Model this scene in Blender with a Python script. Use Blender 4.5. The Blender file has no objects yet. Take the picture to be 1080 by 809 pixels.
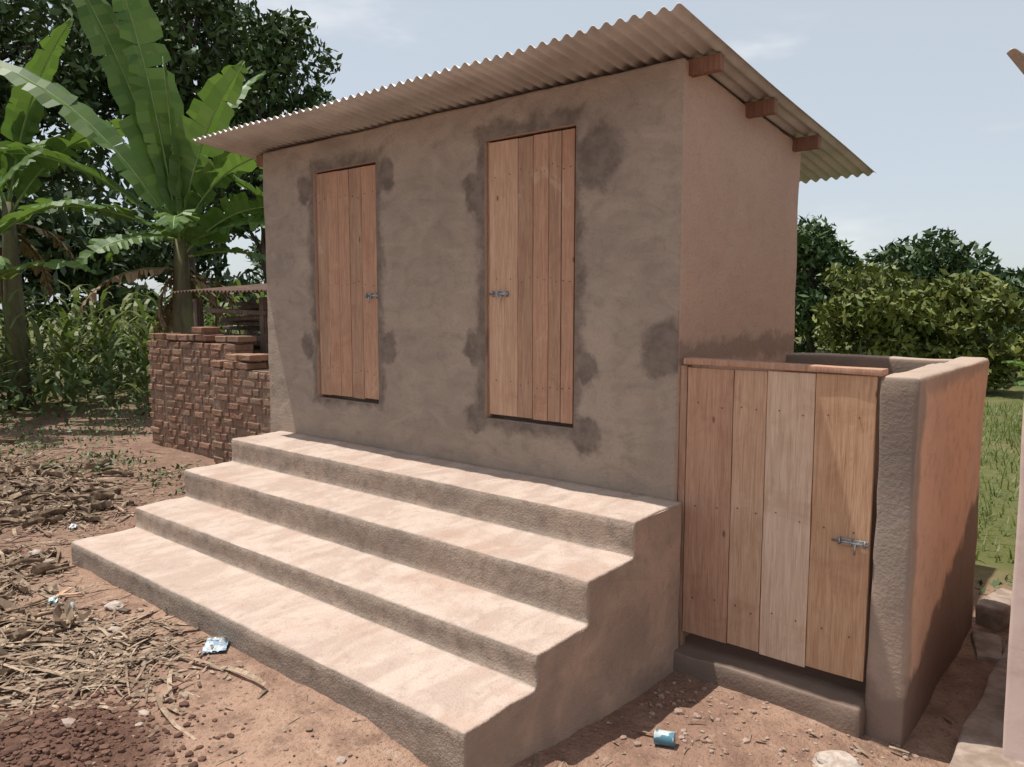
import bpy, bmesh, math, random
import numpy as np
from mathutils import Vector, Matrix, noise
random.seed(7); rng=np.random.default_rng(7)
S=bpy.context.scene
S.view_settings.view_transform='Standard'; S.view_settings.look='None'; S.view_settings.exposure=0

# ------------------------------------------------------------ node helpers
class NT:
    def __init__(s,name,rough=.9,metal=0.0,spec=.3):
        s.m=bpy.data.materials.new(name); s.m.use_nodes=True; s.t=s.m.node_tree; s.n=s.t.nodes; s.l=s.t.links
        s.b=s.n['Principled BSDF']; s.out=s.n['Material Output']
        s.b.inputs['Roughness'].default_value=rough; s.b.inputs['Metallic'].default_value=metal
        s.b.inputs['Specular IOR Level'].default_value=spec
        s.pos=s.n.new('ShaderNodeNewGeometry'); s.P=s.pos.outputs['Position']
    def set(s,inp,v):
        if isinstance(v,bpy.types.NodeSocket): s.l.new(v,inp)
        else:
            if isinstance(v,(tuple,list)) and len(v)==3 and inp.type=='RGBA': v=(*v,1)
            inp.default_value=v
    def scale(s,vec,sc):
        n=s.n.new('ShaderNodeMapping'); s.l.new(vec,n.inputs['Vector']); n.inputs['Scale'].default_value=sc; return n.outputs[0]
    def noise(s,sc,det=4,ro=.6,dist=0,vec=None,xyz=None):
        v=vec or s.P
        if xyz: v=s.scale(v,xyz)
        n=s.n.new('ShaderNodeTexNoise'); s.l.new(v,n.inputs['Vector']); n.inputs['Scale'].default_value=sc
        n.inputs['Detail'].default_value=min(det,4); n.inputs['Roughness'].default_value=ro; n.inputs['Distortion'].default_value=dist
        return n.outputs['Fac']
    def math(s,op,a,b=0.0,c=None,clamp=False):
        n=s.n.new('ShaderNodeMath'); n.operation=op; n.use_clamp=clamp
        s.set(n.inputs[0],a); s.set(n.inputs[1],b)
        if c is not None: s.set(n.inputs[2],c)
        return n.outputs[0]
    def mr(s,v,a,b,c=0.0,d=1.0,smooth=True):
        n=s.n.new('ShaderNodeMapRange'); n.interpolation_type='SMOOTHSTEP' if smooth else 'LINEAR'
        s.set(n.inputs[0],v)
        for i,q in zip((1,2,3,4),(a,b,c,d)): n.inputs[i].default_value=q
        return n.outputs[0]
    def mix(s,f,a,b,blend='MIX'):
        n=s.n.new('ShaderNodeMix'); n.data_type='RGBA'; n.blend_type=blend
        s.set(n.inputs[0],f); s.set(n.inputs[6],a); s.set(n.inputs[7],b); return n.outputs[2]
    def xyz(s,v=None):
        n=s.n.new('ShaderNodeSeparateXYZ'); s.l.new(v or s.P,n.inputs[0]); return n.outputs
    def col(s,c): s.set(s.b.inputs['Base Color'],c)
    def bump(s,h,strength=.5,dist=.01):
        n=s.n.new('ShaderNodeBump'); n.inputs['Strength'].default_value=strength; n.inputs['Distance'].default_value=dist
        s.set(n.inputs['Height'],h); s.l.new(n.outputs[0],s.b.inputs['Normal'])
    def rand(s): return s.pos.outputs['Random Per Island']
    def rect(s,x0,x1,z0,z1,xyz,wob,r0=0.0,r1=.08):
        dx=s.math('SUBTRACT',s.math('ABSOLUTE',s.math('SUBTRACT',xyz[0],(x0+x1)/2)),(x1-x0)/2)
        dz=s.math('SUBTRACT',s.math('ABSOLUTE',s.math('SUBTRACT',xyz[2],(z0+z1)/2)),(z1-z0)/2)
        d=s.math('ADD',s.math('MAXIMUM',dx,dz),wob)
        return s.mr(d,r0,r1,1.0,0.0)
    def spot(s,cx,cz,r,xyz,wob,axis=0):
        a=s.math('POWER',s.math('SUBTRACT',xyz[axis],cx),2.0); b=s.math('POWER',s.math('SUBTRACT',xyz[2],cz),2.0)
        d=s.math('ADD',s.math('SQRT',s.math('ADD',a,b)),wob)
        return s.mr(d,r*.75,r*1.25,1.0,0.0)

# ---- plaster of the main building
def plaster(name,front,side):
    m=NT(name,.92,0,.2); X=m.xyz(); N=m.xyz(m.pos.outputs['Normal'])
    n1=m.noise(1.3,3,.6,.4); n2=m.noise(9,4,.7); n3=m.noise(70,2,.6); sw=m.noise(3,4,.6,1.6,xyz=(1,1,2.2))
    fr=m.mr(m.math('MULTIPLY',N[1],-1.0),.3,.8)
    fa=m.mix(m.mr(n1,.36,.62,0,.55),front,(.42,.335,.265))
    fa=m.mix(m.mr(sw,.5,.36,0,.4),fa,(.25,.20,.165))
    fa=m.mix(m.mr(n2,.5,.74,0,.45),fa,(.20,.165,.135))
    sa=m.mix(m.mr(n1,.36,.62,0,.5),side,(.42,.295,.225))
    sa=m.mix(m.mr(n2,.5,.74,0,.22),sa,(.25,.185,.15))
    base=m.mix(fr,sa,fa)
    base=m.mix(m.mr(sw,.5,.7,0,.3),base,(.47,.38,.305))
    base=m.mix(m.mr(n3,.5,.8,0,.35),base,(.14,.115,.095))
    base=m.mix(m.mr(m.math('ADD',X[2],m.math('MULTIPLY',n2,.5)),.9,1.5,.4,0),base,(.43,.29,.21))
    wob=m.math('MULTIPLY',m.math('SUBTRACT',m.noise(5.5,4,.65),.5),.24)
    acc=None
    for r in [(-3.10,-2.36,1.22,2.93),(-1.36,-.66,1.2,2.95)]:
        v=m.rect(*r,X,wob,.01,.09); acc=v if acc is None else m.math('MAXIMUM',acc,v)
    for cx,cz,rr in [(-1.44,1.62,.11),(-1.44,2.62,.11),(-.57,1.55,.09),(-.52,2.72,.18),(-2.28,1.6,.11),(-.6,1.18,.12),(-1.4,1.2,.11),(-3.2,2.8,.11),(-2.26,2.8,.11),(-.07,1.68,.15),(-3.2,1.6,.1)]:
        acc=m.math('MAXIMUM',acc,m.spot(cx,cz,rr,X,wob))
    dark=m.mix(m.mr(n2,.35,.65),(.125,.10,.082),(.21,.17,.14))
    base=m.mix(m.math('MULTIPLY',m.math('MULTIPLY',acc,fr),.88),base,dark)
    acc2=m.mr(m.math('ADD',m.math('ABSOLUTE',m.math('SUBTRACT',X[2],1.66)),wob),.03,.1,1,0)
    base=m.mix(m.math('MULTIPLY',acc2,m.math('MULTIPLY',m.math('SUBTRACT',1.0,fr),.6)),base,(.2,.14,.11))
    m.col(base)
    m.bump(m.math('ADD',n2,m.math('MULTIPLY',n3,.4)),.6,.012); return m.m
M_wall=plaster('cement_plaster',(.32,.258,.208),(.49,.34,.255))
def stall_mat():
    m=NT('stall_plaster_damp',.92,0,.2); X=m.xyz(); N=m.xyz(m.pos.outputs['Normal'])
    n1=m.noise(1.6,4,.65,.4); n2=m.noise(9,4,.75); n3=m.noise(60,2,.6); w=m.math('MULTIPLY',m.math('SUBTRACT',m.noise(3,4,.6),.5),.5)
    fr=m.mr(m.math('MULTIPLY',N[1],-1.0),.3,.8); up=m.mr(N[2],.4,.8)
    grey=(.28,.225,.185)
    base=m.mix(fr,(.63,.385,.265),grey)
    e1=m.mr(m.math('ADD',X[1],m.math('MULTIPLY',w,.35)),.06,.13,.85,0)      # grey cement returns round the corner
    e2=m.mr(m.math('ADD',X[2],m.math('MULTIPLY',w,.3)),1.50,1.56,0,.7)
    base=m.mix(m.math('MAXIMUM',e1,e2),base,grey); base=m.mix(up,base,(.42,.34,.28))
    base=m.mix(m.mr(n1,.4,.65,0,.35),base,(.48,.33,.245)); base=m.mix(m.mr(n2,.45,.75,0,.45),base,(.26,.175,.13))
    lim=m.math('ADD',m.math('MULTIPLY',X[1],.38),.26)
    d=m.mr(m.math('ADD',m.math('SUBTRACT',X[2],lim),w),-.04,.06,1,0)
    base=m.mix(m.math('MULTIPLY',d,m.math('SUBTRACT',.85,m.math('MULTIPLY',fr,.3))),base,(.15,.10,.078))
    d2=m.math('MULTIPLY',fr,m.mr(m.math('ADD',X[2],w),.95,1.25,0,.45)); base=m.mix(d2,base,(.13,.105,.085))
    m.col(base); m.bump(m.math('ADD',m.math('MULTIPLY',n2,.7),m.math('MULTIPLY',n3,.4)),.6,.012); return m.m
M_stall=stall_mat()

def steps_mat():
    m=NT('step_screed',.95,0,.15); X=m.xyz(); N=m.xyz(m.pos.outputs['Normal'])
    n1=m.noise(2.2,4,.65,.5); n2=m.noise(14,4,.75); n3=m.noise(90,2,.6)
    st=m.noise(2.6,4,.6,.7,xyz=(2.2,.9,1))
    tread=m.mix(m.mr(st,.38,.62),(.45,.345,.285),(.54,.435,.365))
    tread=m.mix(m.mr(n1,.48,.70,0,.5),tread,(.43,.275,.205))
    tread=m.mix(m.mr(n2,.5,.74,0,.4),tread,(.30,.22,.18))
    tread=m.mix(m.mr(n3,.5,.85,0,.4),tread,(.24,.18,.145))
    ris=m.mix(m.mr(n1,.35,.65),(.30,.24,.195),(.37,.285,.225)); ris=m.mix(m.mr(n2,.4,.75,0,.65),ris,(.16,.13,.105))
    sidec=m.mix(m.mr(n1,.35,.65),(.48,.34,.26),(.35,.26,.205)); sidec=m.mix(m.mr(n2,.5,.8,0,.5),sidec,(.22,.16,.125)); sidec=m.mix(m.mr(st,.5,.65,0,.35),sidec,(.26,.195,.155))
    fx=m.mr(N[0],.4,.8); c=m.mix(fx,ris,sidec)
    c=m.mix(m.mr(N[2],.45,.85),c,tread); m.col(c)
    m.bump(m.math('ADD',m.math('MULTIPLY',n2,.8),m.math('MULTIPLY',n3,.5)),.7,.013); return m.m
M_steps=steps_mat()

def wood(name,a,b,seed):
    m=NT(name,.85,0,.15)
    ob=m.n.new('ShaderNodeVectorMath'); ob.operation='ADD'; m.l.new(m.P,ob.inputs[0]); ob.inputs[1].default_value=(seed*3.1,seed*1.7,seed*2.3); v=ob.outputs[0]
    g=m.noise(9,4,.65,.8,vec=v,xyz=(6,6,.35)); g2=m.noise(50,3,.6,.2,vec=v,xyz=(4,4,.12)); k=m.noise(3.2,4,.7,.8,vec=v)
    c=m.mix(m.mr(g,.33,.68),a,b); c=m.mix(m.mr(g2,.45,.75,0,.5),c,tuple(x*.55 for x in b)); c=m.mix(m.mr(k,.5,.7,0,.45),c,(b[0]*.75,b[1]*.68,b[2]*.65)); c=m.mix(m.mr(k,.42,.3,0,.4),c,(.60,.45,.34))
    vo=m.n.new('ShaderNodeTexVoronoi'); m.l.new(m.scale(v,(3.5,3.5,1.6)),vo.inputs['Vector']); vo.inputs['Scale'].default_value=2
    c=m.mix(m.mr(vo.outputs['Distance'],.03,.09,.8,0),c,(.13,.065,.04))
    m.col(c); m.bump(g2,.6,.006); return m.m
W=[wood('plank_red',(.52,.315,.215),(.42,.24,.16),1),wood('plank_tan',(.60,.40,.275),(.49,.305,.20),2),wood('plank_pale',(.70,.53,.40),(.60,.42,.30),3),
   wood('plank_brown',(.46,.295,.205),(.36,.215,.145),4),wood('plank_orange',(.60,.385,.245),(.48,.28,.165),5),wood('plank_old',(.2,.15,.12),(.1,.075,.06),6),wood('purlin_timber',(.27,.15,.10),(.19,.10,.07),8)]

def simple(name,a,b,sc=8,rough=.8,metal=0,bump=.3,bd=.01,xyz=None):
    m=NT(name,rough,metal); n=m.noise(sc,4,.65,.3,xyz=xyz); m.col(m.mix(m.mr(n,.35,.65),a,b))
    if bump: m.bump(n,bump,bd)
    return m.m
M_metal=simple('galvanised_bolt',(.45,.45,.45),(.3,.3,.3),40,.35,.8)
def roofmat():
    m=NT('galvanised_corrugated_iron',.55,.3,.4); n=m.noise(3,4,.6); n2=m.noise(25,4,.7)
    c=m.mix(m.mr(n,.35,.7),(.49,.465,.43),(.38,.355,.33)); c=m.mix(m.mr(n2,.55,.8,0,.6),c,(.29,.21,.165)); m.col(c); return m.m
M_roof=roofmat()
M_bark=simple('bark',(.12,.09,.07),(.05,.04,.03),6,.95,0,.8,.03,(1,1,.3))
def leafmat(name,a,b,trans=.3,rough=.5,edge=None):
    m=NT(name,rough,0,.35); col=m.mix(m.rand(),a,b)
    if edge: col=m.mix(m.mr(m.noise(5,3,.7),.58,.72,0,.8),col,edge)
    m.col(col)
    tr=m.n.new('ShaderNodeBsdfTranslucent'); m.set(tr.inputs[0],m.mix(.5,col,(.22,.36,.04)) )
    mx=m.n.new('ShaderNodeMixShader'); mx.inputs[0].default_value=trans
    m.l.new(m.b.outputs[0],mx.inputs[1]); m.l.new(tr.outputs[0],mx.inputs[2]); m.l.new(mx.outputs[0],m.out.inputs[0]); return m.m
def leafplain(name,a,b):
    m=NT(name,.55,0,.35); m.col(m.mix(m.rand(),a,b)); return m.m
M_leafD=leafplain('dark_foliage',(.035,.068,.02),(.07,.115,.03))
M_leafM=leafplain('mid_foliage',(.055,.095,.03),(.10,.145,.045))
M_leafY=leafplain('sunlit_foliage',(.08,.115,.025),(.18,.19,.04))
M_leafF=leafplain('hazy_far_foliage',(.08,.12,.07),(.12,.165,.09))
M_leafB=leafplain('belt_foliage',(.045,.078,.033),(.08,.12,.05))
M_ban=leafmat('banana_leaf',(.06,.13,.028),(.125,.205,.05),.33,.5,(.17,.18,.06))
M_grass=leafmat('grass_blades',(.08,.12,.03),(.20,.21,.07),.25)
M_dryb=leafplain('dry_banana_leaf',(.16,.10,.055),(.30,.21,.12))
M_rib=simple('leaf_rib',(.22,.30,.1),(.16,.24,.07),9,.5)
M_stem=simple('banana_stem',(.14,.13,.06),(.07,.055,.035),5,.7,0,.5,.02,(1,1,.25))

# ------------------------------------------------------------ mesh helpers
def empty(name,loc=(0,0,0),parent=None):
    e=bpy.data.objects.new(name,None); S.collection.objects.link(e); e.location=loc; e.empty_display_size=.2
    if parent: e.parent=parent; e.matrix_parent_inverse=Matrix.Translation(parent.location).inverted()
    return e
def link(name,me,mat=None,parent=None,smooth=False):
    o=bpy.data.objects.new(name,me); S.collection.objects.link(o)
    if mat: me.materials.append(mat)
    if parent: o.parent=parent; o.matrix_parent_inverse=Matrix.Translation(parent.location).inverted()
    if smooth:
        me.polygons.foreach_set('use_smooth',[True]*len(me.polygons))
    return o
def pyobj(name,v,f,mat=None,parent=None,smooth=False):
    me=bpy.data.meshes.new(name); me.from_pydata([tuple(x) for x in v],[],f); me.update(); return link(name,me,mat,parent,smooth)
def quads(name,V,mat,parent=None):
    V=np.asarray(V,dtype=np.float32).reshape(-1,3); n=len(V)//4
    me=bpy.data.meshes.new(name); me.vertices.add(len(V)); me.vertices.foreach_set('co',V.ravel())
    me.loops.add(len(V)); me.loops.foreach_set('vertex_index',np.arange(len(V),dtype=np.int32))
    me.polygons.add(n); me.polygons.foreach_set('loop_start',np.arange(0,len(V),4,dtype=np.int32))
    me.update(calc_edges=True); me.validate(); return link(name,me,mat,parent)
def rbox(name,x0,x1,y0,y1,z0,z1,mat,parent=None,seg=.06,r=.012,amp=.004,ztop=None,ns=3.0,seed=0,rot=None,smooth=True):
    """subdivided box, rounded arrises, hand-made unevenness"""
    bm=bmesh.new(); lo=Vector((x0,y0,z0)); hi=Vector((x1,y1,z1)); d=hi-lo
    r=min(r,min(d)/2*.9)
    def cuts(a,b):
        L=b-a; n=max(1,int(round((L-2*r)/seg))); c=[a,a+r*.3]+[a+r+(L-2*r)*i/n for i in range(n+1)]+[b-r*.3,b]; return c
    cs=[cuts(lo[i],hi[i]) for i in range(3)]; cache={}
    def vert(i,j,k):
        key=(i,j,k)
        if key in cache: return cache[key]
        p=Vector((cs[0][i],cs[1][j],cs[2][k])); q=Vector([min(max(p[a],lo[a]+r),hi[a]-r) for a in range(3)]); nn=p-q
        if nn.length>1e-7: nn.normalize(); p=q+nn*r
        if amp:
            s=Vector(p)+Vector((seed*7.1,seed*3.3,0)); p=p+nn*(amp*(noise.noise(s*ns)*1.4+noise.noise(s*ns*4)*.5))
        if ztop: 
            t=(p.z-z0)/(z1-z0); p.z=z0+t*(ztop(p.x,p.y)-z0)
        v=bm.verts.new(p); cache[key]=v; return v
    nx,ny,nzz=[len(c)-1 for c in cs]
    for j in range(ny):
        for k in range(nzz):
            bm.faces.new([vert(0,j,k),vert(0,j,k+1),vert(0,j+1,k+1),vert(0,j+1,k)]); bm.faces.new([vert(nx,j,k),vert(nx,j+1,k),vert(nx,j+1,k+1),vert(nx,j,k+1)])
    for i in range(nx):
        for k in range(nzz):
            bm.faces.new([vert(i,0,k),vert(i+1,0,k),vert(i+1,0,k+1),vert(i,0,k+1)]); bm.faces.new([vert(i,ny,k),vert(i,ny,k+1),vert(i+1,ny,k+1),vert(i+1,ny,k)])
    for i in range(nx):
        for j in range(ny):
            bm.faces.new([vert(i,j,0),vert(i,j+1,0),vert(i+1,j+1,0),vert(i+1,j,0)]); bm.faces.new([vert(i,j,nzz),vert(i+1,j,nzz),vert(i+1,j+1,nzz),vert(i,j+1,nzz)])
    if rot is not None:
        c=(lo+hi)/2; bmesh.ops.rotate(bm,cent=c,matrix=rot,verts=bm.verts)
    me=bpy.data.meshes.new(name); bm.to_mesh(me); bm.free(); return link(name,me,mat,parent,smooth)
def cut(o,x0,x1,y0,y1,z0,z1):
    c=rbox('cutter',x0,x1,y0,y1,z0,z1,None,seg=9,r=.004,amp=0,smooth=False)
    md=o.modifiers.new('b','BOOLEAN'); md.object=c; md.operation='DIFFERENCE'; md.solver='EXACT'
    dg=bpy.context.evaluated_depsgraph_get(); me=bpy.data.meshes.new_from_object(o.evaluated_get(dg)); o.modifiers.clear(); o.data=me
    bpy.data.objects.remove(c)
def tube(V,F,pts,rad,n=8):
    b=len(V); pts=[Vector(p) for p in pts]
    for i,p in enumerate(pts):
        t=(pts[min(i+1,len(pts)-1)]-pts[max(i-1,0)]).normalized(); a=t.cross(Vector((.31,.9,.17))).normalized(); c=t.cross(a)
        for k in range(n):
            an=2*math.pi*k/n; V.append(p+(a*math.cos(an)+c*math.sin(an))*rad[i])
    for i in range(len(pts)-1):
        for k in range(n):
            F.append((b+i*n+k,b+i*n+(k+1)%n,b+(i+1)*n+(k+1)%n,b+(i+1)*n+k))
    F.append(tuple(b+k for k in range(n))[::-1]); F.append(tuple(b+(len(pts)-1)*n+k for k in range(n)))

# ------------------------------------------------------------ ground
HX,HY=-1.18,-2.66
def sst(t): t=min(max(t,0),1); return t*t*(3-2*t)
def gh(x,y,fine=True):
    h=.2*sst((-x-.6*y-.1)/1.6)
    if x<-3.5: h+=.12*sst((-3.5-x)/4)
    h-=.09*sst((x-.6)/1.0)*sst((1.5-y)/1.5)
    dd=math.hypot((x-HX),(y-HY)*1.2); h+=.13*sst(1-dd/.6)   # earth heap near the camera
    near=sst(1-(math.hypot(x+2,y+1)-10)/25)
    if fine:
        h+=.02*noise.noise(Vector((x*1.2,y*1.2,3)))
        h+=near*(.014*noise.noise(Vector((x*5,y*5,1)))+.008*noise.noise(Vector((x*16,y*16,7))))
    h-=1.6*sst((y-12)/60)*sst((x+14)/12)
    return h
def build_ground():
    N=340; t=np.linspace(-1,1,N); k=6.6; g=np.sinh(t*k)/math.sinh(k)*500
    xs=g-1.6; ys=g-.9
    V=[(x,y,gh(x,y)) for y in ys for x in xs]
    F=[(j*N+i,j*N+i+1,(j+1)*N+i+1,(j+1)*N+i) for j in range(N-1) for i in range(N-1)]
    m=NT('laterite_soil',.97,0,.1); X=m.xyz()
    n1=m.noise(.9,4,.65,.3); n2=m.noise(6,4,.75,.2); n3=m.noise(45,3,.7)
    c=m.mix(m.mr(n1,.35,.65),(.38,.245,.175),(.27,.165,.12)); c=m.mix(m.mr(n2,.45,.7,0,.7),c,(.17,.105,.078)); c=m.mix(m.mr(n2,.45,.28,0,.6),c,(.47,.34,.265))
    c=m.mix(m.mr(n3,.52,.75,0,.65),c,(.11,.072,.055)); 
    c=m.mix(m.mr(m.math('ADD',X[0],m.math('MULTIPLY',n1,2.5)),-3.6,-1.6,.4,0),c,(.16,.105,.08))
    hx=m.math('SUBTRACT',X[0],HX); hy=m.math('MULTIPLY',m.math('SUBTRACT',X[1],HY),1.2)
    hd=m.math('SQRT',m.math('ADD',m.math('MULTIPLY',hx,hx),m.math('MULTIPLY',hy,hy)))
    c=m.mix(m.mr(m.math('ADD',hd,m.math('MULTIPLY',n2,.3)),.5,.78,.9,0),c,(.11,.058,.042))
    g1=m.mix(n2,(.07,.10,.03),(.16,.15,.06)); g1=m.mix(m.mr(n1,.5,.7,0,.6),g1,(.22,.16,.09))
    back=m.mr(m.math('ADD',X[1],m.math('MULTIPLY',n1,1.5)),2.8,3.8)
    left=m.mr(m.math('ADD',X[0],m.math('MULTIPLY',n1,5)),-9.5,-7.5,1,0)
    gm=m.math('MAXIMUM',back,m.math('MULTIPLY',left,m.mr(n2,.3,.6,.2,.8)))
    c=m.mix(gm,c,g1); m.col(c)
    m.bump(m.math('ADD',m.math('MULTIPLY',n2,.8),m.math('MULTIPLY',n3,.5)),1.0,.035)
    return pyobj('ground',V,F,m.m,None,True)
build_ground()

# ------------------------------------------------------------ main latrine building
bld=empty('latrine_building')
RZ=lambda y: 3.198-.112*(y+.42)            # roof underside height
wt=lambda x,y: RZ(y)-.012
w=rbox('walls',-3.77,0,0,1.62,-.2,3.1,M_wall,bld,seg=.07,r=.016,amp=.007,ztop=wt,ns=2.2)
A=(-3.071,-2.386,1.231,2.897); B=(-1.321,-.680,1.231,2.897)
for d in (A,B): cut(w,d[0]-.022,d[1]+.022,-.05,.09,d[2]-.03,d[3]+.012)
for p in w.data.polygons: p.use_smooth=abs(max(p.normal,key=abs))<.985
M_rustn=simple('rusty_nail',(.16,.1,.07),(.1,.06,.045),30,.7,.3,0)

def door(name,d,y,splits,mats,parent,latch_x=None,latch_z=1.95,frame=True,thick=.022,latch_dir=1,gap=.0018):
    x0,x1,z0,z1=d; D=empty(name,(x0,y,z0),parent)
    xs=[x0]+[x0+(x1-x0)*s for s in splits]+[x1]
    for i in range(len(xs)-1):
        yo=random.uniform(-.003,.003)
        rbox('plank',xs[i]+gap,xs[i+1]-gap,y+yo,y+yo+thick,z0+random.uniform(-.006,.006),z1+random.uniform(-.006,.0),W[mats[i]],D,seg=.15,r=.003,amp=.002,ns=5,seed=i,smooth=False)
    for z in (z0+.2,(z0+z1)/2,z1-.2):
        rbox('batten',x0+.02,x1-.02,y+thick+.004,y+thick+.022,z-.045,z+.045,W[3],D,seg=.5,r=.003,amp=0,smooth=False)
    if frame:
        rbox('jamb',x0-.02,x0-.003,y+.008,.088,z0-.02,z1+.009,W[3],D,seg=.5,r=.002,amp=0,smooth=False)
        rbox('jamb',x1+.003,x1+.02,y+.008,.088,z0-.02,z1+.009,W[3],D,seg=.5,r=.002,amp=0,smooth=False)
    V=[];F=[]
    for z in (z0+.2,(z0+z1)/2,z1-.2):                      # nail heads into the battens
        for i in range(len(xs)-1):
            for q in (.25,.75):
                nx_=xs[i]+(xs[i+1]-xs[i])*q+random.uniform(-.008,.008); nz_=z+random.uniform(-.02,.02); tube(V,F,[(nx_,y-.0055,nz_),(nx_,y+.003,nz_)],[.0028,.0028],6)
    pyobj('nails',V,F,M_rustn,D)
    if latch_x is not None:
        V=[];F=[]; yy=y-.012; s=latch_dir
        tube(V,F,[(latch_x-.075*s,yy,latch_z),(latch_x+.085*s,yy,latch_z)],[.006,.006],8)
        tube(V,F,[(latch_x-.02*s,yy,latch_z),(latch_x-.02*s,yy-.012,latch_z-.02),(latch_x-.02*s,yy-.012,latch_z-.05)],[.005]*3,8)
        for xx in (-.06,-.0,.05):
            tube(V,F,[(latch_x+xx*s,yy+.012,latch_z+.014),(latch_x+xx*s,yy-.008,latch_z+.012),(latch_x+xx*s,yy-.008,latch_z-.012),(latch_x+xx*s,yy+.012,latch_z-.014)],[.004]*4,6)
        pyobj('bolt_latch',V,F,M_metal,D,True)
        rbox('latch_plate',min(latch_x-.07*s,latch_x+.055*s),max(latch_x-.07*s,latch_x+.055*s),y-.0065,y-.0035,latch_z-.016,latch_z+.016,M_metal,D,seg=.2,r=.001,amp=0,smooth=False)
    return D
door('plank_door',A,.018,[.18,.37,.56,.76],[3,0,0,3,0],bld,A[1]-.05,1.98)
door('plank_door',B,.018,[.36,.54,.72,.86],[1,3,0,3,0],bld,B[0]+.09,1.98,latch_dir=-1)

def corrugated(name,x0,x1,y0,y1,zf,parent,pitch=.076,amp=.013,seed=0,mat=None):
    nw=int((x1-x0)/pitch*8); xs=np.linspace(x0,x1,nw+1); ys=np.linspace(y0,y1,14); V=[];F=[]
    for lay in (0,1):
        for y in ys:
            for x in xs:
                e=.014*noise.noise(Vector((x*1.3+seed,y*.8,2))); sh=int((x-x0)/.76)
                edge=.016*noise.noise(Vector((sh*3.7+seed,0,5))) if y in (ys[0],ys[-1]) else 0
                V.append((x,y+edge,zf(y)+e+amp*math.sin(2*math.pi*(x-x0)/pitch)+(sh%2)*.003+lay*.003))
    n=len(xs);m=len(ys);o=n*m
    for j in range(m-1):
        for i in range(n-1):
            a=j*n+i; F.append((a,a+n,a+n+1,a+1)); F.append((o+a,o+a+1,o+a+n+1,o+a+n))
    for i in range(n-1): F.append((i,i+1,o+i+1,o+i)); a=(m-1)*n+i; F.append((a,o+a,o+a+1,a+1))
    for j in range(m-1):
        a=j*n; F.append((a,o+a,o+a+n,a+n)); a=j*n+n-1; F.append((a,a+n,o+a+n,o+a))
    return pyobj(name,V,F,mat or M_roof,parent,True)
corrugated('corrugated_roof',-4.09,.205,-.42,2.58,lambda y:RZ(y)+.013,bld)
for y in (.07,.76,1.48):
    z=RZ(y)-.006; rbox('roof_purlin',-3.93,.165,y-.024,y+.03,z-.08,z,W[6],bld,seg=.6,r=.004,amp=.001,smooth=False)

# ------------------------------------------------------------ steps
def steps():
    P=[(-1.645,-.15),(-1.645,.344),(-1.225,.352),(-1.225,.497),(-.854,.503),(-.854,.700),(-.469,.706),(-.469,.884),(-.004,.892),(-.004,-.15)]
    pts=[]
    for i in range(len(P)-1):
        a=Vector(P[i]);b=Vector(P[i+1]); L=(b-a).length; c=.010
        dirn=(b-a)/L; s=a+dirn*(c if i>0 else 0); e=b-dirn*(c if i<len(P)-2 else 0)
        n=max(1,int((e-s).length/.035))
        for k in range(n+1): pts.append(s+(e-s)*k/n)
    nrm=[]
    for i in range(len(pts)):
        t=(pts[min(i+1,len(pts)-1)]-pts[max(i-1,0)]).normalized(); nrm.append(Vector((-t.y,t.x)))
    x0,x1=-3.57,.044; ch=.010; xs=[x0,x0+ch*.35,x0+ch]+list(np.linspace(x0+ch,x1-ch,130)[1:-1])+[x1-ch,x1-ch*.35,x1]
    V=[];F=[]
    for ix,x in enumerate(xs):
        ins=ch if ix in(0,len(xs)-1) else (ch*.3 if ix in(1,len(xs)-2) else 0)
        for p,nn in zip(pts,nrm):
            q=Vector((x,p.x,p.y)); a=.012*noise.noise(q*1.7)+.007*noise.noise(q*6)+.005*noise.noise(q*19)
            if p.y<-.05 or p.x>-.03: a=0
            q2=p+nn*(a-ins); xo=.008*noise.noise(q*5+Vector((9,0,0)))
            V.append((x+xo,q2.x,q2.y))
    n=len(pts)
    for i in range(len(xs)-1):
        for j in range(n-1):
            F.append((i*n+j,(i+1)*n+j,(i+1)*n+j+1,i*n+j+1))
    F.append(tuple(range(n))); F.append(tuple(((len(xs)-1)*n+j) for j in range(n))[::-1])
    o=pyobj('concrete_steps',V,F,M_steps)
    bm=bmesh.new(); bm.from_mesh(o.data); bmesh.ops.recalc_face_normals(bm,faces=bm.faces); bm.to_mesh(o.data); bm.free()
    for p in o.data.polygons: p.use_smooth=len(p.vertices)==4
steps()

# ------------------------------------------------------------ washing stall
st=empty('shower_stall',(.5,0,0))
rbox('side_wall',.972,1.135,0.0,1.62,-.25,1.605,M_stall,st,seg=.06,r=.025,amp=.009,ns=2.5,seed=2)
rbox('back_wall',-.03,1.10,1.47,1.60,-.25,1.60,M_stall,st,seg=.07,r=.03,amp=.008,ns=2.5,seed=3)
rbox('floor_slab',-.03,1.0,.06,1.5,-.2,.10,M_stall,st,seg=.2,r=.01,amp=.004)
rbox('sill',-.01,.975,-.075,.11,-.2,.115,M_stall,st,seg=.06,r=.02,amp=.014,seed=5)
door('plank_door',(.047,.962,.195,1.60),.012,[.275,.46,.71],[0,1,2,4],st,.885,.84,frame=False,latch_dir=-1)
rbox('lintel_board',.03,.985,.0,.085,1.607,1.636,W[0],st,seg=.2,r=.004,amp=.003,rot=Matrix.Rotation(math.radians(.6),3,'Y'))
rbox('door_post',.003,.042,.02,.07,.1,1.60,W[3],st,seg=.4,r=.003,amp=.001)

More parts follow.
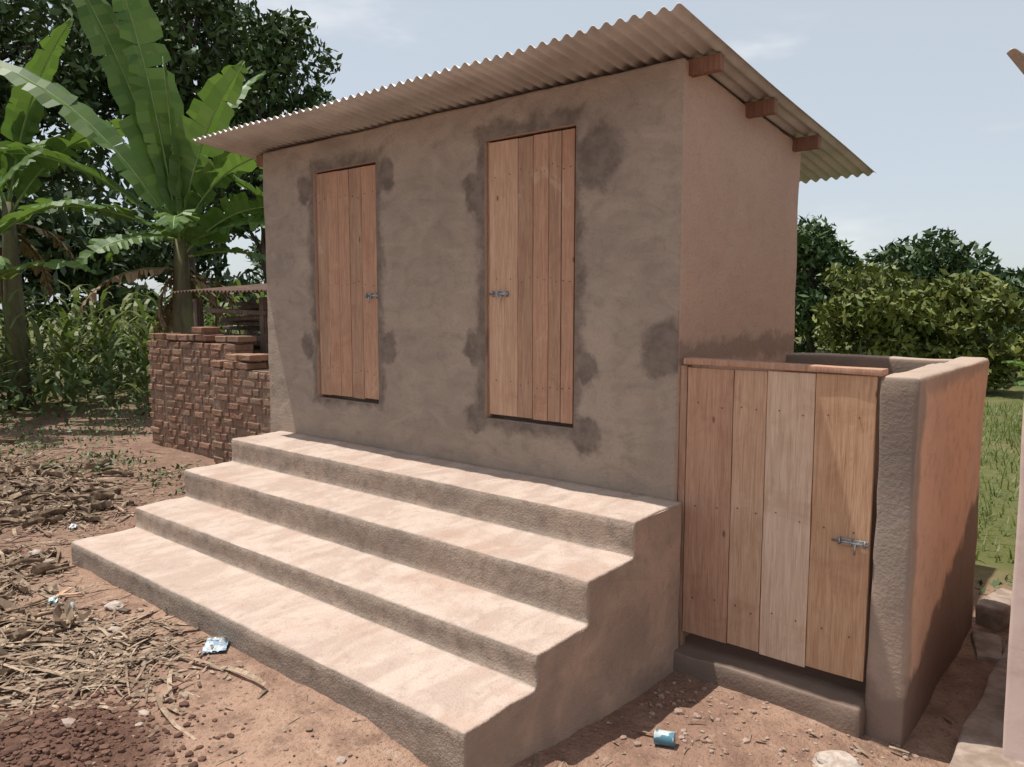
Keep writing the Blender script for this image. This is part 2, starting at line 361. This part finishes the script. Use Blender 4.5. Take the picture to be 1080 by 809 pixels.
# ------------------------------------------------------------ brick wall
def brickmat():
    m=NT('clay_brick',.95,0,.15); n=m.noise(20,4,.7); n2=m.noise(2,3,.6)
    c=m.mix(m.rand(),(.27,.14,.095),(.38,.225,.15)); c=m.mix(m.mr(n,.42,.7,0,.7),c,(.18,.115,.085)); c=m.mix(m.mr(n2,.42,.65,0,.5),c,(.22,.165,.13)); m.col(c); m.bump(n,.8,.02); return m.m
M_brick=brickmat(); M_mortar=simple('mud_mortar',(.30,.21,.155),(.20,.14,.105),12,1,0,.6,.02)
bw=empty('brick_wall',(-6,.6,.2))
def brickwall(x0,x1,y0,th,z0,z1,topvar,yslope=0.0):
    V=[];F=[]
    def brick(cx,cy,cz,lx,ly,lz,a):
        b=len(V); ca,sa=math.cos(a),math.sin(a)
        for dx in(-1,1):
            for dy in(-1,1):
                for dz in(-1,1):
                    X=dx*lx/2*(1+random.uniform(-.08,.05)); Y=dy*ly/2*(1+random.uniform(-.05,.05)); V.append((cx+X*ca-Y*sa,cy+X*sa+Y*ca,cz+dz*lz/2*(1+random.uniform(-.12,.08))))
        for f in [(0,1,3,2),(4,6,7,5),(0,4,5,1),(2,3,7,6),(0,2,6,4),(1,5,7,3)]: F.append(tuple(b+i for i in f))
    z=z0; row=0
    while z<z1+topvar:
        x=x0+(row%2)*.06
        while x<x1:
            L=.225 if random.random()<.6 else .115
            cx=x+L/2; top=z1+topvar*noise.noise(Vector((cx*1.6,3,0)))*1.3
            if z<top and cx<x1+.05 and not (z>z1-.12 and random.random()<.15):
                yy=y0+yslope*(cx-x0)
                brick(cx,yy+th/2+random.uniform(-.008,.008),z+.036+random.uniform(-.004,.004),L-.020,th,.064,random.uniform(-.025,.025))
            x+=L
        z+=.083; row+=1
    o=pyobj('bricks',V,F,M_brick,bw)
    md=o.modifiers.new('bv','BEVEL'); md.width=.009; md.segments=2
    n=24
    for i in range(n): 
        a=x0+.03+(x1-x0-.06)*i/n; b=x0+.03+(x1-x0-.06)*(i+1)/n
        yy=y0+yslope*((a+b)/2-x0); rbox('mortar_core',a,b+.002*(i%2),yy+.010,yy+th-.010,z0-.1,z1-.09+random.uniform(-.01,.01),M_mortar,bw,seg=.1,r=.005,amp=.004,smooth=False)
brickwall(-7.05,-5.35,.50,.22,.12,1.58,.06,.08)
brickwall(-5.6,-4.35,.47,.22,.12,1.37,.08,.05)
pile=empty('scrap_timber_pile',(-6.2,1.3,.2))
M_rust=simple('rusty_iron',(.14,.08,.055),(.07,.045,.035),9,.8,.2,.4)
for i in range(16):
    z=1.42+.052*(i//2)*1.3; L=random.uniform(.8,1.5); cx=-6.1+random.uniform(-.35,.35); cy=1.1+random.uniform(-.2,.5)
    rbox('timber',cx-L/2,cx+L/2,cy,cy+.1,z,z+.045,W[5],pile,seg=.4,r=.006,amp=.006,seed=i,rot=Matrix.Rotation(random.uniform(-.25,.25),3,'Z')@Matrix.Rotation(random.uniform(-.05,.05),3,'Y'))
for x,y in ((-6.9,1.0),(-5.5,1.0),(-6.9,1.7),(-5.5,1.7)):
    rbox('prop',x,x+.09,y,y+.09,.1,2.0,W[5],pile,seg=.3,r=.01,amp=.01)
rbox('cross_beam',-7.0,-5.2,.98,1.08,1.34,1.42,W[5],pile,seg=.3,r=.01,amp=.01); rbox('cross_beam',-7.0,-5.2,1.7,1.8,1.34,1.42,W[5],pile,seg=.3,r=.01,amp=.01)
corrugated('iron_cover',-6.95,-5.0,.75,2.0,lambda y:2.06+.10*(y-.75),pile,amp=.012,seed=4,mat=M_rust)

# ------------------------------------------------------------ neighbouring building at the right edge
nb=empty('neighbouring_house',(1.6,.1,0))
M_nb=simple('pink_limewash',(.66,.52,.46),(.56,.43,.37),4,.95,0,.4)
rbox('walls',1.497,4.2,.08,4.4,-.2,2.74,M_nb,nb,seg=.12,r=.015,amp=.004)
M_con=simple('rough_concrete',(.38,.30,.25),(.24,.18,.14),8,.95,0,.6,.015)
rbox('plinth',1.33,4.3,-.16,4.5,-.25,.03,M_con,nb,seg=.08,r=.02,amp=.014,seed=4)
corrugated('corrugated_roof',1.42,4.4,-.30,4.6,lambda y:2.81+.06*y,nb,seed=8)

# ------------------------------------------------------------ trees
def leafquads(C,size,up=.3,asp=.42):
    n=len(C); d=rng.normal(size=(n,3)); d[:,2]-=.35; d/=np.linalg.norm(d,axis=1)[:,None]
    nn=rng.normal(size=(n,3)); nn[:,2]+=up*2; s=np.cross(d,nn); s/=np.linalg.norm(s,axis=1)[:,None]+1e-9
    L=(size*rng.uniform(.6,1.3,n))[:,None]
    return np.stack([C-d*L,C+s*L*asp,C+d*L,C-s*L*asp],axis=1).reshape(-1,3)
def clump(c,r,n,flat=.75):
    p=rng.normal(size=(n,3)); p/=np.linalg.norm(p,axis=1)[:,None]; rad=rng.uniform(.2,1.0,n)**.6
    q=p*rad[:,None]*r; q[:,2]*=flat; return q+np.array(c)
def tree(name,x,y,h,cr,cz0,mat,nclump=40,leaves=500,leaf=.13,cl=(.6,1.1),trunk=.18,lean=(0,0),seed=0):
    random.seed(seed+100); z0=gh(x,y,False)-.1; root=empty(name,(x,y,z0)); V=[];F=[]
    tp=[(x,y,z0)]; nseg=6; th=h*.62
    for i in range(1,nseg+1):
        t=i/nseg; tp.append((x+lean[0]*t+random.uniform(-.1,.1),y+lean[1]*t+random.uniform(-.1,.1),z0+th*t))
    tube(V,F,tp,[trunk*(1-.6*i/nseg) for i in range(nseg+1)],9)
    cx,cy=x+lean[0],y+lean[1]; L=[]; zc=(cz0+h)/2+z0; hz=(h-cz0)/2
    for k in range(nclump):
        while True:
            p=Vector((random.uniform(-1,1),random.uniform(-1,1),random.uniform(-1,1)))
            if .4<p.length<1: break
        r=random.uniform(*cl); f=1+.3*noise.noise(p*2+Vector((seed,0,0)))
        c=Vector((cx+p.x*(cr-r*.6)*f,cy+p.y*(cr-r*.6)*f,zc+p.z*(hz-r*.5)))
        L.append(leafquads(clump(c,r,int(leaves*r*r)),leaf))
        b=Vector(tp[random.randint(3,nseg)]); mid=(b+c)/2+Vector((0,0,.3*random.random())); 
        tube(V,F,[b,mid,c],[trunk*.3,trunk*.2,.02],6)
    pyobj('trunk_and_limbs',V,F,M_bark,root,True); quads('crown',np.concatenate(L),mat,root)
tree('broadleaf_tree',-18.6,2.2,11.0,3.3,3.4,M_leafD,40,330,.13,(.6,1.2),.25,seed=1)
tree('broadleaf_tree',-17.8,6.6,12.4,3.0,2.8,M_leafD,46,360,.13,(.6,1.2),.25,seed=2)
tree('broadleaf_tree',-14.6,7.0,9.2,1.9,2.8,M_leafD,38,420,.12,(.45,.85),.18,seed=3)
tree('broadleaf_tree',-17.8,-1.6,9.6,2.7,3.0,M_leafD,34,330,.13,(.6,1.2),.22,seed=4)
tree('broadleaf_tree',-5.3,17.0,4.4,1.3,.4,M_leafD,26,560,.12,(.35,.7),.12,seed=5)
tree('broadleaf_tree',-3.3,15.6,3.35,1.5,.2,M_leafY,36,560,.11,(.35,.65),.12,seed=6)
tree('broadleaf_tree',-1.5,16.6,2.9,1.6,.1,M_leafY,34,520,.12,(.35,.65),.12,seed=16)
tree('broadleaf_tree',-3.4,20.4,4.4,2.1,.2,M_leafD,36,440,.13,(.4,.8),.14,seed=7)
tree('broadleaf_tree',-.4,22.5,3.6,2.1,.2,M_leafD,34,420,.13,(.4,.8),.14,seed=8)
tree('broadleaf_tree',3.0,23,3.3,2.2,.2,M_leafM,30,400,.14,(.5,.9),.14,seed=9)
tree('broadleaf_tree',-8.5,22,5.0,2.8,.3,M_leafD,28,380,.14,(.6,1.1),.14,seed=10)
def belt(name,pts,hmin,hmax,mat,per,leaf):
    L=[];V=[];F=[]
    for (x,y) in pts:
        z=gh(x,y,False); h=random.uniform(hmin,hmax); r=h*.34
        for k in range(7): L.append(leafquads(clump((x+random.uniform(-r,r),y+random.uniform(-r,r),z+h*random.uniform(.2,.85)),r*random.uniform(.5,.8),per),leaf))
        tube(V,F,[(x,y,z-.1),(x,y,z+h*.6)],[.2,.1],6)
    root=empty(name,(pts[0][0],pts[0][1],0)); quads('foliage',np.concatenate(L),mat,root); pyobj('trunks',V,F,M_bark,root)
random.seed(5)
belt('distant_tree_belt',[(-29+random.uniform(-3,3),-14+i*2.2) for i in range(18)],5,8,M_leafB,280,.26)
belt('distant_tree_belt',[(-22+i*1.9+random.uniform(-.8,.8),33+random.uniform(-3,3)) for i in range(27)],3.8,5.2,M_leafB,190,.26)
belt('distant_tree_belt',[(-40+i*6+random.uniform(-2,2),75+random.uniform(-6,6)) for i in range(20)],5,7.5,M_leafF,180,.5)

# ------------------------------------------------------------ banana plants
def bleaf(Q,RV,RF,base,az,el,L,Wd,droop,tear=4,sag=.25,twist=0):
    n=30; p=Vector(base); h=Vector((math.cos(az),math.sin(az),0)); e=el; pts=[];T=[]
    for i in range(n+1):
        t=i/n; ee=e-droop*t**1.5; d=h*math.cos(ee)+Vector((0,0,math.sin(ee))); pts.append(p.copy()); T.append(d); p=p+d*(L/n)
    sub=pts[::3]+[pts[-1]]; tube(RV,RF,sub,[.022*(1-.8*i/len(sub)) for i in range(len(sub))],5)
    side=h.cross(Vector((0,0,1))).normalized()
    for sg in (-1,1):
        i=3; 
        while i<n:
            g=random.randint(1,tear+1); j=min(i+g,n); sgx=random.uniform(.2,2.0)*sag; shift=random.uniform(-.04,.06); wv=random.uniform(.85,1.05)
            for k in range(i,j):
                def edge(kk,inner):
                    t=max(0,(kk-3)/(n-3)); w=wv*Wd*(math.sin(math.pi*min(1,t**.75))**.6 if 0<t<1 else .02)
                    T0=T[kk]; nr=side.cross(T0).normalized(); s2=(side*math.cos(twist)+nr*math.sin(twist))
                    if inner: return pts[kk]
                    return pts[kk]+s2*sg*w*.95+nr*(w*.28+.02*math.sin(kk*1.9))-Vector((0,0,1))*w*sgx+T0*(w*.25+shift)
                def mid(kk):
                    a=edge(kk,True); b=edge(kk,False); T0=T[kk]; nr=side.cross(T0).normalized(); return (a+b)/2+nr*.05*Wd*2+Vector((0,0,.12*sgx*Wd))
                a0,a1=edge(k,True),edge(k+1,True); m0,m1=mid(k),mid(k+1); b0,b1=edge(k,False),edge(k+1,False)
                if k==i: b0=b0.lerp(b1,.3)
                if k==j-1: b1=b1.lerp(b0,.3)
                Q.extend([a0,a1,m1,m0]); Q.extend([m0,m1,b1,b0])
            i=j
def banana(name,x,y,h,leaves,seed=0,r=.13,lean=(0,0),dry=6,ws=.76):
    random.seed(seed); z=gh(x,y,False)-.05; root=empty(name,(x,y,z)); V=[];F=[];RV=[];RF=[];Q=[];D=[]
    pts=[(x+lean[0]*t,y+lean[1]*t,z+h*t) for t in (0,.2,.4,.6,.8,1)]
    tube(V,F,pts,[r,r*.95,r*.85,r*.75,r*.62,r*.45],12); top=Vector(pts[-1])
    for lf in leaves:
        az,el,L,Wd,dr,tear=lf[:6]; tw=lf[6] if len(lf)>6 else random.uniform(-.5,.5)
        bleaf(Q,RV,RF,top-Vector((0,0,random.uniform(0,.3))),math.radians(az+random.uniform(-4,4)),math.radians(el),L,Wd*ws,math.radians(dr),tear,twist=tw)
    for i in range(dry): bleaf(D,V,F,top-Vector((0,0,random.uniform(.3,.9))),random.uniform(0,6.28),random.uniform(-.9,.1),random.uniform(.9,1.7),random.uniform(.08,.16),1.3,1,.8)
    pyobj('pseudostem',V,F,M_stem,root,True); pyobj('midribs',RV,RF,M_rib,root,True)
    quads('leaves',[tuple(q) for q in Q],M_ban,root)
    if D: quads('dead_leaves',[tuple(q) for q in D],M_dryb,root)
banana('banana_plant',-9.0,1.95,2.6,[(300,87,2.6,.36,6,14,.9),(225,77,4.3,.46,20,9,.9),(232,84,4.6,.44,14,8,1.0),(222,60,4.0,.42,48,6,.4),(215,42,3.4,.36,50,3),(45,66,2.3,.44,78,4,.3),(40,48,1.8,.42,62,3,.5),(20,76,2.7,.40,36,5,.8),(240,30,2.4,.38,70,2),(330,35,1.6,.38,85,2),(190,20,2.0,.34,65,2),(100,74,3.4,.42,40,5),(50,15,1.6,.36,60,2),(150,60,3.2,.4,60,4),(270,5,1.5,.3,60,2),(35,28,1.8,.4,55,2)],seed=11,r=.19,dry=9,ws=.84)
banana('banana_plant',-9.9,-.55,1.9,[(215,84,2.3,.44,25,7,.9),(40,60,2.2,.34,70,3),(38,35,1.9,.32,60,3),(150,60,2.2,.32,70,3),(280,60,1.9,.3,80,3),(230,45,2.2,.32,60,3),(60,75,2.1,.3,40,4),(0,40,1.7,.3,75,2)],seed=12,r=.13,dry=8,ws=.84)
banana('banana_plant',-11.6,.6,3.2,[(230,75,3.2,.4,45,4),(50,60,2.8,.38,75,3),(140,55,3,.36,75,3),(310,55,2.6,.36,80,3),(190,45,3,.36,80,3),(90,82,3.2,.38,30,5),(35,78,3.0,.38,30,5)],seed=13,r=.17)
banana('banana_plant',-8.6,3.9,2.4,[(220,65,2.8,.36,70,3),(40,55,2.3,.34,80,3),(130,60,2.6,.34,70,3),(300,60,2.2,.34,80,3),(0,70,2.5,.34,60,3),(75,40,2.4,.32,60,3)],seed=14,r=.15)
banana('banana_plant',-12.2,-2.6,2.8,[(230,75,3,.38,60,4),(50,60,2.9,.36,80,3),(140,55,2.8,.34,80,3),(310,55,2.5,.34,80,3),(190,45,2.9,.34,80,3),(90,80,3,.34,40,4)],seed=15,r=.16)
for (bx,by,bh,sd_) in ((.75,10.9,.5,16),(1.9,12.2,.8,17),(1.1,9.4,.4,19)):
    banana('banana_plant',bx,by,bh,[(220,65,1.3,.22,70,4),(40,55,1.2,.2,80,3),(130,60,1.2,.22,70,4),(300,60,1.1,.2,80,4),(0,70,1.3,.22,60,4),(80,70,1.2,.2,60,4)],seed=sd_,r=.08,dry=2,ws=.9)

# ------------------------------------------------------------ blades: grass, maize, weeds
def blades(name,fn,count,Lr,Wr,mat,parent=None,bend=.9,seg=3):
    Q=[]
    for i in range(count):
        x,y=fn(); z=gh(x,y,False)-.01; L=random.uniform(*Lr); w=random.uniform(*Wr); a=random.uniform(0,6.28); h=Vector((math.cos(a),math.sin(a),0)); s=Vector((-h.y,h.x,0))
        L*=.5+1.1*max(0,noise.noise(Vector((x*1.3,y*1.3,0)))+.35)
        el=random.uniform(.9,1.5); p=Vector((x,y,z)); b=random.uniform(.3,1)*bend; prev=None
        for k in range(seg+1):
            t=k/seg; ww=w*(1-t**1.6)+.0008; cur=(p-s*ww,p+s*ww)
            if prev: Q.extend([prev[0],prev[1],cur[1],cur[0]])
            prev=cur; e=el-b*t*1.6; p=p+(h*math.cos(e)+Vector((0,0,math.sin(e))))*(L/seg)
    return quads(name,[tuple(q) for q in Q],mat,parent)
random.seed(3)
blades('grass_field',lambda:(random.uniform(-5,7),random.uniform(3.0,14)),19000,(.08,.30),(.004,.009),M_grass)
def maize():
    Q=[];random.seed(21)
    for i in range(380):
        x,y=(random.uniform(-17,-10.3),random.uniform(-5,8)); z=gh(x,y,False); h=random.uniform(.9,1.9)
        for k in range(9):
            a=random.uniform(0,6.28); hh=Vector((math.cos(a),math.sin(a),0)); s=Vector((-hh.y,hh.x,0)); p=Vector((x,y,z+h*(k+.5)/9)); el=1.1; prev=None; L=random.uniform(.5,.9)
            for q in range(5):
                t=q/4; w=.035*math.sin(math.pi*min(1,.25+.75*t))+.001; cur=(p-s*w,p+s*w)
                if prev: Q.extend([prev[0],prev[1],cur[1],cur[0]])
                prev=cur; e=el-2.0*t; p=p+(hh*math.cos(e)+Vector((0,0,math.sin(e))))*(L/4)
    quads('maize_patch',[tuple(q) for q in Q],M_grass)
maize()
def weed_patch(name,cx,cy,r,n,Lr,size=.03,mat=M_leafM):
    C=[]
    for i in range(n):
        a=random.uniform(0,6.28); rr=r*math.sqrt(random.random()); x=cx+rr*math.cos(a); y=cy+rr*math.sin(a); z=gh(x,y,False)
        C.append((x,y,z+random.uniform(.01,Lr)*(1-rr/r*.6)))
    quads(name,leafquads(np.array(C),size,1.2),mat)
for (cx,cy,r,n,L) in [(-6.3,-.35,.5,260,.14),(-5.3,.0,.4,160,.1),(-7.6,-.9,.5,240,.16),(-7.9,.1,.7,400,.25),(-4.6,-.1,.35,120,.08),(-9.0,-.9,.9,600,.4),(1.5,2.3,.5,200,.12),(-8.6,1.1,.7,500,.5)]:
    weed_patch('weed_patch',cx,cy,r,n,L)
weed_patch('undergrowth',-13,2.0,4.0,5000,1.2,.07,M_leafM)
weed_patch('undergrowth',-13,-3.5,4.0,4000,1.2,.07,M_leafM)

# ------------------------------------------------------------ litter, stones, rubbish
def inside(x,y):
    return (-3.8<x<1.16 and -.02<y<1.7) or (-3.62<x<.08 and -1.68<y<0.02) or x>1.3 and y>-.2
CL=[(-5.6,-.9,1.1),(-4.9,-1.3,.7),(-6.5,-1.2,1.2),(-3.6,-2.2,.7),(-2.6,-2.4,.6),(-7.5,-1.5,1.4),(-4.6,-2.6,.8),(-1.9,-2.1,.5),(-2.2,-2.7,.5)]
def litter():
    Q=[];random.seed(31)
    for i in range(9000):
        if random.random()<.84: c=random.choice(CL); x=random.gauss(c[0],c[2]*.55); y=random.gauss(c[1],c[2]*.4)
        else: x=random.uniform(-9,1.3); y=random.uniform(-3.5,.4)
        if inside(x,y): continue
        z=gh(x,y)+.006; L=random.uniform(.015,.09) if random.random()<.88 else random.uniform(.12,.42); w=random.uniform(.0015,.010) if L<.1 else random.uniform(.003,.014)
        a=random.uniform(0,6.28); h=Vector((math.cos(a),math.sin(a),random.uniform(-.08,.2))); s=Vector((-h.y,h.x,random.uniform(-.5,.5))).normalized(); c=random.uniform(-.6,.6)
        p=Vector((x,y,z+random.uniform(0,.02))); prev=None
        for k in range(4):
            ww=w*(1-.6*abs(k/3-.4)); cur=(p-s*ww,p+s*ww)
            if prev: Q.extend([prev[0],prev[1],cur[1],cur[0]])
            prev=cur; p=p+Vector((h.x-c*k/3*h.y,h.y+c*k/3*h.x,h.z-.12*k))*(L/3); p.z=max(p.z,gh(p.x,p.y)+.004)
    # curled pieces of dry banana leaf
    for i in range(170):
        c=random.choice(CL[:5]); x=random.gauss(c[0],c[2]*.5); y=random.gauss(c[1],c[2]*.35)
        if inside(x,y): continue
        a=random.uniform(0,6.28); L=random.uniform(.10,.34); wd=random.uniform(.02,.055); h=Vector((math.cos(a),math.sin(a),0)); s=Vector((-h.y,h.x,0)); curl=random.uniform(.5,1.6); n=6; g=[]
        for k in range(n+1):
            q=Vector((x,y,0))+h*L*(k/n-.5)+s*random.uniform(-.008,.008); q.z=gh(q.x,q.y)+.008+.015*math.sin(k*1.1+i); ww=wd*(math.sin(math.pi*(k+.5)/(n+1)))
            if inside(q.x,q.y): g=[]; break
            g.append([q+s*ww*u+Vector((0,0,wd*curl*u*u*.8)) for u in (-1,-.4,.3,1)])
        for k in range(len(g)-1):
            for u in range(3): Q.extend([g[k][u],g[k+1][u],g[k+1][u+1],g[k][u+1]])
    m=NT('dry_litter',.95,0,.1); n=m.noise(2.5,2,.5); r=m.rand(); c=m.mix(r,(.10,.068,.05),(.44,.34,.245)); m.col(m.mix(m.mr(m.noise(30,2),.4,.7),c,(.23,.16,.11)))
    quads('dry_leaf_litter',[tuple(q) for q in Q],m.m)
litter()
def sticks():
    random.seed(77); V=[];F=[]
    for i in range(130):
        c=random.choice(CL[:6]); x=random.gauss(c[0],c[2]*.5); y=random.gauss(c[1],c[2]*.4)
        if inside(x,y): continue
        L=random.uniform(.15,.6); a=random.uniform(0,6.28); pts=[]
        for k in range(5):
            xx=x+math.cos(a)*L*(k/4-.5)+random.uniform(-.01,.01); yy=y+math.sin(a)*L*(k/4-.5)+random.uniform(-.01,.01)
            if inside(xx,yy): break
            pts.append((xx,yy,gh(xx,yy)+.012+random.uniform(0,.02)))
        if len(pts)>2: r=random.uniform(.004,.011); tube(V,F,pts,[r*(1-.12*k) for k in range(len(pts))],6)
    pyobj('fallen_sticks',V,F,simple('dry_stick',(.30,.21,.14),(.14,.095,.065),30,.95),None,True)
sticks()
def stones(name,n,fn,sr,mat,seed):
    random.seed(seed); V=[];F=[]; ico=bmesh.new(); bmesh.ops.create_icosphere(ico,subdivisions=1,radius=1); iv=[v.co.copy() for v in ico.verts]; iF=[[v.index for v in f.verts] for f in ico.faces]; ico.free()
    for i in range(n):
        x,y=fn()
        if inside(x,y): continue
        s=random.uniform(sr[0],sr[1])*random.random()**1.5+sr[0]; b=len(V); z=gh(x,y); sx,sy,sz=[random.uniform(.6,1.3) for _ in range(3)]
        for v in iv:
            k=1+.35*noise.noise(v*1.5+Vector((i*3.1,0,0))); V.append((x+v.x*s*sx*k,y+v.y*s*sy*k,z+s*.2+v.z*s*sz*.6*k))
        for f in iF: F.append(tuple(b+j for j in f))
    return pyobj(name,V,F,mat)
def smat(name,a,b):
    m=NT(name,.95,0,.15); m.col(m.mix(m.rand(),a,b)); m.bump(m.noise(60,2),.5,.01); return m.m
stones('soil_clods_and_gravel',3600,lambda:(random.uniform(-6.5,1.4),random.uniform(-3.4,.3)),(.003,.013),smat('clods',(.22,.14,.10),(.38,.27,.2)),41)
stones('soil_clods_and_gravel',2200,lambda:(random.gauss(HX,.32),random.gauss(HY,.28)),(.004,.022),smat('dark_clods',(.085,.047,.035),(.18,.10,.072)),42)
stones('rubble_stones',36,lambda:(random.uniform(-4.2,.0),random.gauss(-1.95,.25)),(.012,.028),smat('rubble',(.33,.25,.2),(.45,.37,.3)),43)
stones('rubble_stones',240,lambda:(random.uniform(.0,1.2),random.gauss(-.4,.25)),(.005,.018),smat('rubble2',(.28,.19,.145),(.40,.30,.24)),44)
def rock(name,x,y,s,mat,seed,flat=.5,el=1.3):
    bm=bmesh.new(); bmesh.ops.create_icosphere(bm,subdivisions=3,radius=1)
    for v in bm.verts:
        k=1+.35*noise.noise(v.co*1.3+Vector((seed,2,1)))+.12*noise.noise(v.co*4+Vector((seed,2,1)))
        v.co=Vector((v.co.x*k*s*el,v.co.y*k*s,v.co.z*k*s*flat))+Vector((x,y,gh(x,y)+s*flat*.4))
    me=bpy.data.meshes.new(name); bm.to_mesh(me); bm.free(); return link(name,me,mat)
M_rock=simple('broken_concrete',(.50,.43,.37),(.34,.27,.22),20,.95,0,.6,.01)
rock('rock',.99,-.36,.09,M_rock,1,.5); rock('rock',-3.9,-1.75,.045,M_rock,2); rock('rock',-2.2,-1.95,.04,M_rock,3); rock('rock',-2.55,-1.8,.045,M_rock,4); rock('rock',1.17,-.7,.05,M_rock,6)
ws_=empty('wood_scraps',(-2.6,-2.1,.2)); random.seed(8)
for i in range(16):
    x=random.gauss(-2.55,.3);y=random.gauss(-2.15,.14); L=random.uniform(.06,.26); z=gh(x,y)+.01
    rbox('scrap',x-L/2,x+L/2,y-.014,y+.014,z,z+.01,W[random.choice([1,2,5])],ws_,seg=.1,r=.002,amp=.002,rot=Matrix.Rotation(random.uniform(0,3.1),3,'Z')@Matrix.Rotation(random.uniform(-.15,.15),3,'Y'))
def sachet(name,x,y,s,cols):
    n=16; V=[];F=[]; z=gh(x,y)+.012; a=.9
    for lay in (0,1):
        for j in range(n):
            for i in range(n):
                u=(i/(n-1)-.5); v=(j/(n-1)-.5); e=max(0,(1-(2*u)**2)*(1-(2*v)**2)); px=u*s*.8;py=v*s*1.15
                q=(.018 if lay else -.004)*e+.014*noise.noise(Vector((u*5,v*5,lay*3+x)))+.008*noise.noise(Vector((u*14,v*14,x)))
                V.append((x+px*math.cos(a)-py*math.sin(a),y+px*math.sin(a)+py*math.cos(a),z+q+.006))
    for lay in(0,1):
        for j in range(n-1):
            for i in range(n-1): b=lay*n*n+j*n+i; F.append((b,b+1,b+n+1,b+n))
    m=NT('printed_plastic',.3,0,.5); st_=m.noise(22,3,.5,1.0); m.col(m.mix(m.mr(st_,.48,.54),cols[0],cols[1])); return pyobj(name,V,F,m.m,None,True)
sachet('water_sachet',-1.62,-1.70,.14,((.5,.55,.58),(.22,.32,.42)))
sachet('plastic_wrapper',-2.9,-2.0,.07,((.6,.65,.65),(.3,.5,.5)))
sachet('plastic_wrapper',-4.35,-1.35,.06,((.7,.72,.72),(.4,.5,.6)))
def can(x,y,r,L,a):
    V=[];F=[]; z=gh(x,y)+r*.9; d=Vector((math.cos(a),math.sin(a),.05)); c=Vector((x,y,z))
    tube(V,F,[c-d*L/2,c-d*L*.46,c-d*L*.44,c,c+d*L*.44,c+d*L*.46,c+d*L/2],[r,r,r*.95,r*.96,r*.95,r,r],20)
    m=NT('can_label',.4,0,.5); m.col(m.mix(m.mr(m.noise(18,2,.5),.47,.53),(.08,.2,.26),(.5,.55,.55))); o=pyobj('tin_can',V,F,m.m,None,True)
    for p in o.data.polygons: p.use_smooth=len(p.vertices)==4
can(.365,-.73,.032,.085,.3)
V=[];F=[]; tube(V,F,[(-2.75,-1.95,gh(-2.75,-1.95)+.015),(-2.6,-2.02,gh(-2.6,-2.02)+.02)],[.012,.012],8); pyobj('plastic_pipe_offcut',V,F,simple('grey_pvc',(.4,.45,.45),(.3,.33,.33),9,.5),None,True)
rbox('broken_slab',1.19,1.33,1.15,1.5,-.06,.02,M_con,None,seg=.05,r=.015,amp=.012,seed=9,rot=Matrix.Rotation(.2,3,'Z')); rbox('broken_slab',1.17,1.31,1.65,2.1,-.05,.12,M_con,None,seg=.05,r=.015,amp=.012,seed=10,rot=Matrix.Rotation(-.15,3,'Z'))

# ------------------------------------------------------------ light, world, camera
sd=Vector((-.30,-.115,1)).normalized()
el=math.asin(sd.z); rot=math.atan2(sd.x,sd.y)
sl=bpy.data.lights.new('sun','SUN'); sl.energy=4.9; sl.angle=math.radians(.5); sl.color=(1,.955,.89)
so=bpy.data.objects.new('sun',sl); S.collection.objects.link(so); so.rotation_euler=sd.to_track_quat('Z','Y').to_euler()
w_=bpy.data.worlds.new('World'); S.world=w_; w_.use_nodes=True; nt=w_.node_tree; bg=nt.nodes['Background']
sk=nt.nodes.new('ShaderNodeTexSky'); sk.sky_type='NISHITA'; sk.sun_disc=False; sk.sun_elevation=el; sk.sun_rotation=rot; sk.air_density=1.0; sk.dust_density=4; sk.ozone_density=1.0; sk.altitude=1100
hz=nt.nodes.new('ShaderNodeMix'); hz.data_type='RGBA'; hz.inputs[0].default_value=.64; nt.links.new(sk.outputs[0],hz.inputs[6]); hz.inputs[7].default_value=(5.3,5.6,5.75,1)
tc=nt.nodes.new('ShaderNodeTexCoord'); mp=nt.nodes.new('ShaderNodeMapping'); mp.inputs['Scale'].default_value=(1,1,3.2); nt.links.new(tc.outputs['Generated'],mp.inputs[0])
nn=nt.nodes.new('ShaderNodeTexNoise'); nn.inputs['Scale'].default_value=2.6; nn.inputs['Detail'].default_value=5; nn.inputs['Roughness'].default_value=.55; nt.links.new(mp.outputs[0],nn.inputs['Vector'])
mr=nt.nodes.new('ShaderNodeMapRange'); mr.interpolation_type='SMOOTHSTEP'; nt.links.new(nn.outputs['Fac'],mr.inputs[0]); mr.inputs[1].default_value=.56; mr.inputs[2].default_value=.74; mr.inputs[4].default_value=.75
mx=nt.nodes.new('ShaderNodeMix'); mx.data_type='RGBA'; nt.links.new(mr.outputs[0],mx.inputs[0]); nt.links.new(hz.outputs[2],mx.inputs[6]); mx.inputs[7].default_value=(6.5,6.6,6.7,1)
nt.links.new(mx.outputs[2],bg.inputs[0]); bg.inputs[1].default_value=.14

f=818.75;yaw=.7012;pitch=.0981;roll=.0009
cy,sy=math.cos(yaw),math.sin(yaw);cp,sp=math.cos(pitch),math.sin(pitch)
Fv=Vector((-sy*cp,cy*cp,-sp));Rv=Vector((cy,sy,0));Uv=Rv.cross(Fv)
R2=Rv*math.cos(roll)+Uv*math.sin(roll);U2=Uv*math.cos(roll)-Rv*math.sin(roll)
cam=bpy.data.cameras.new('camera'); co=bpy.data.objects.new('camera',cam); S.collection.objects.link(co)
cam.sensor_width=36; cam.lens=f/1080*36; cam.clip_end=2000; cam.clip_start=.05
Mx=Matrix((R2,U2,-Fv)).transposed().to_4x4(); Mx.translation=Vector((1.921,-3.6031,1.9)); co.matrix_world=Mx
S.camera=co
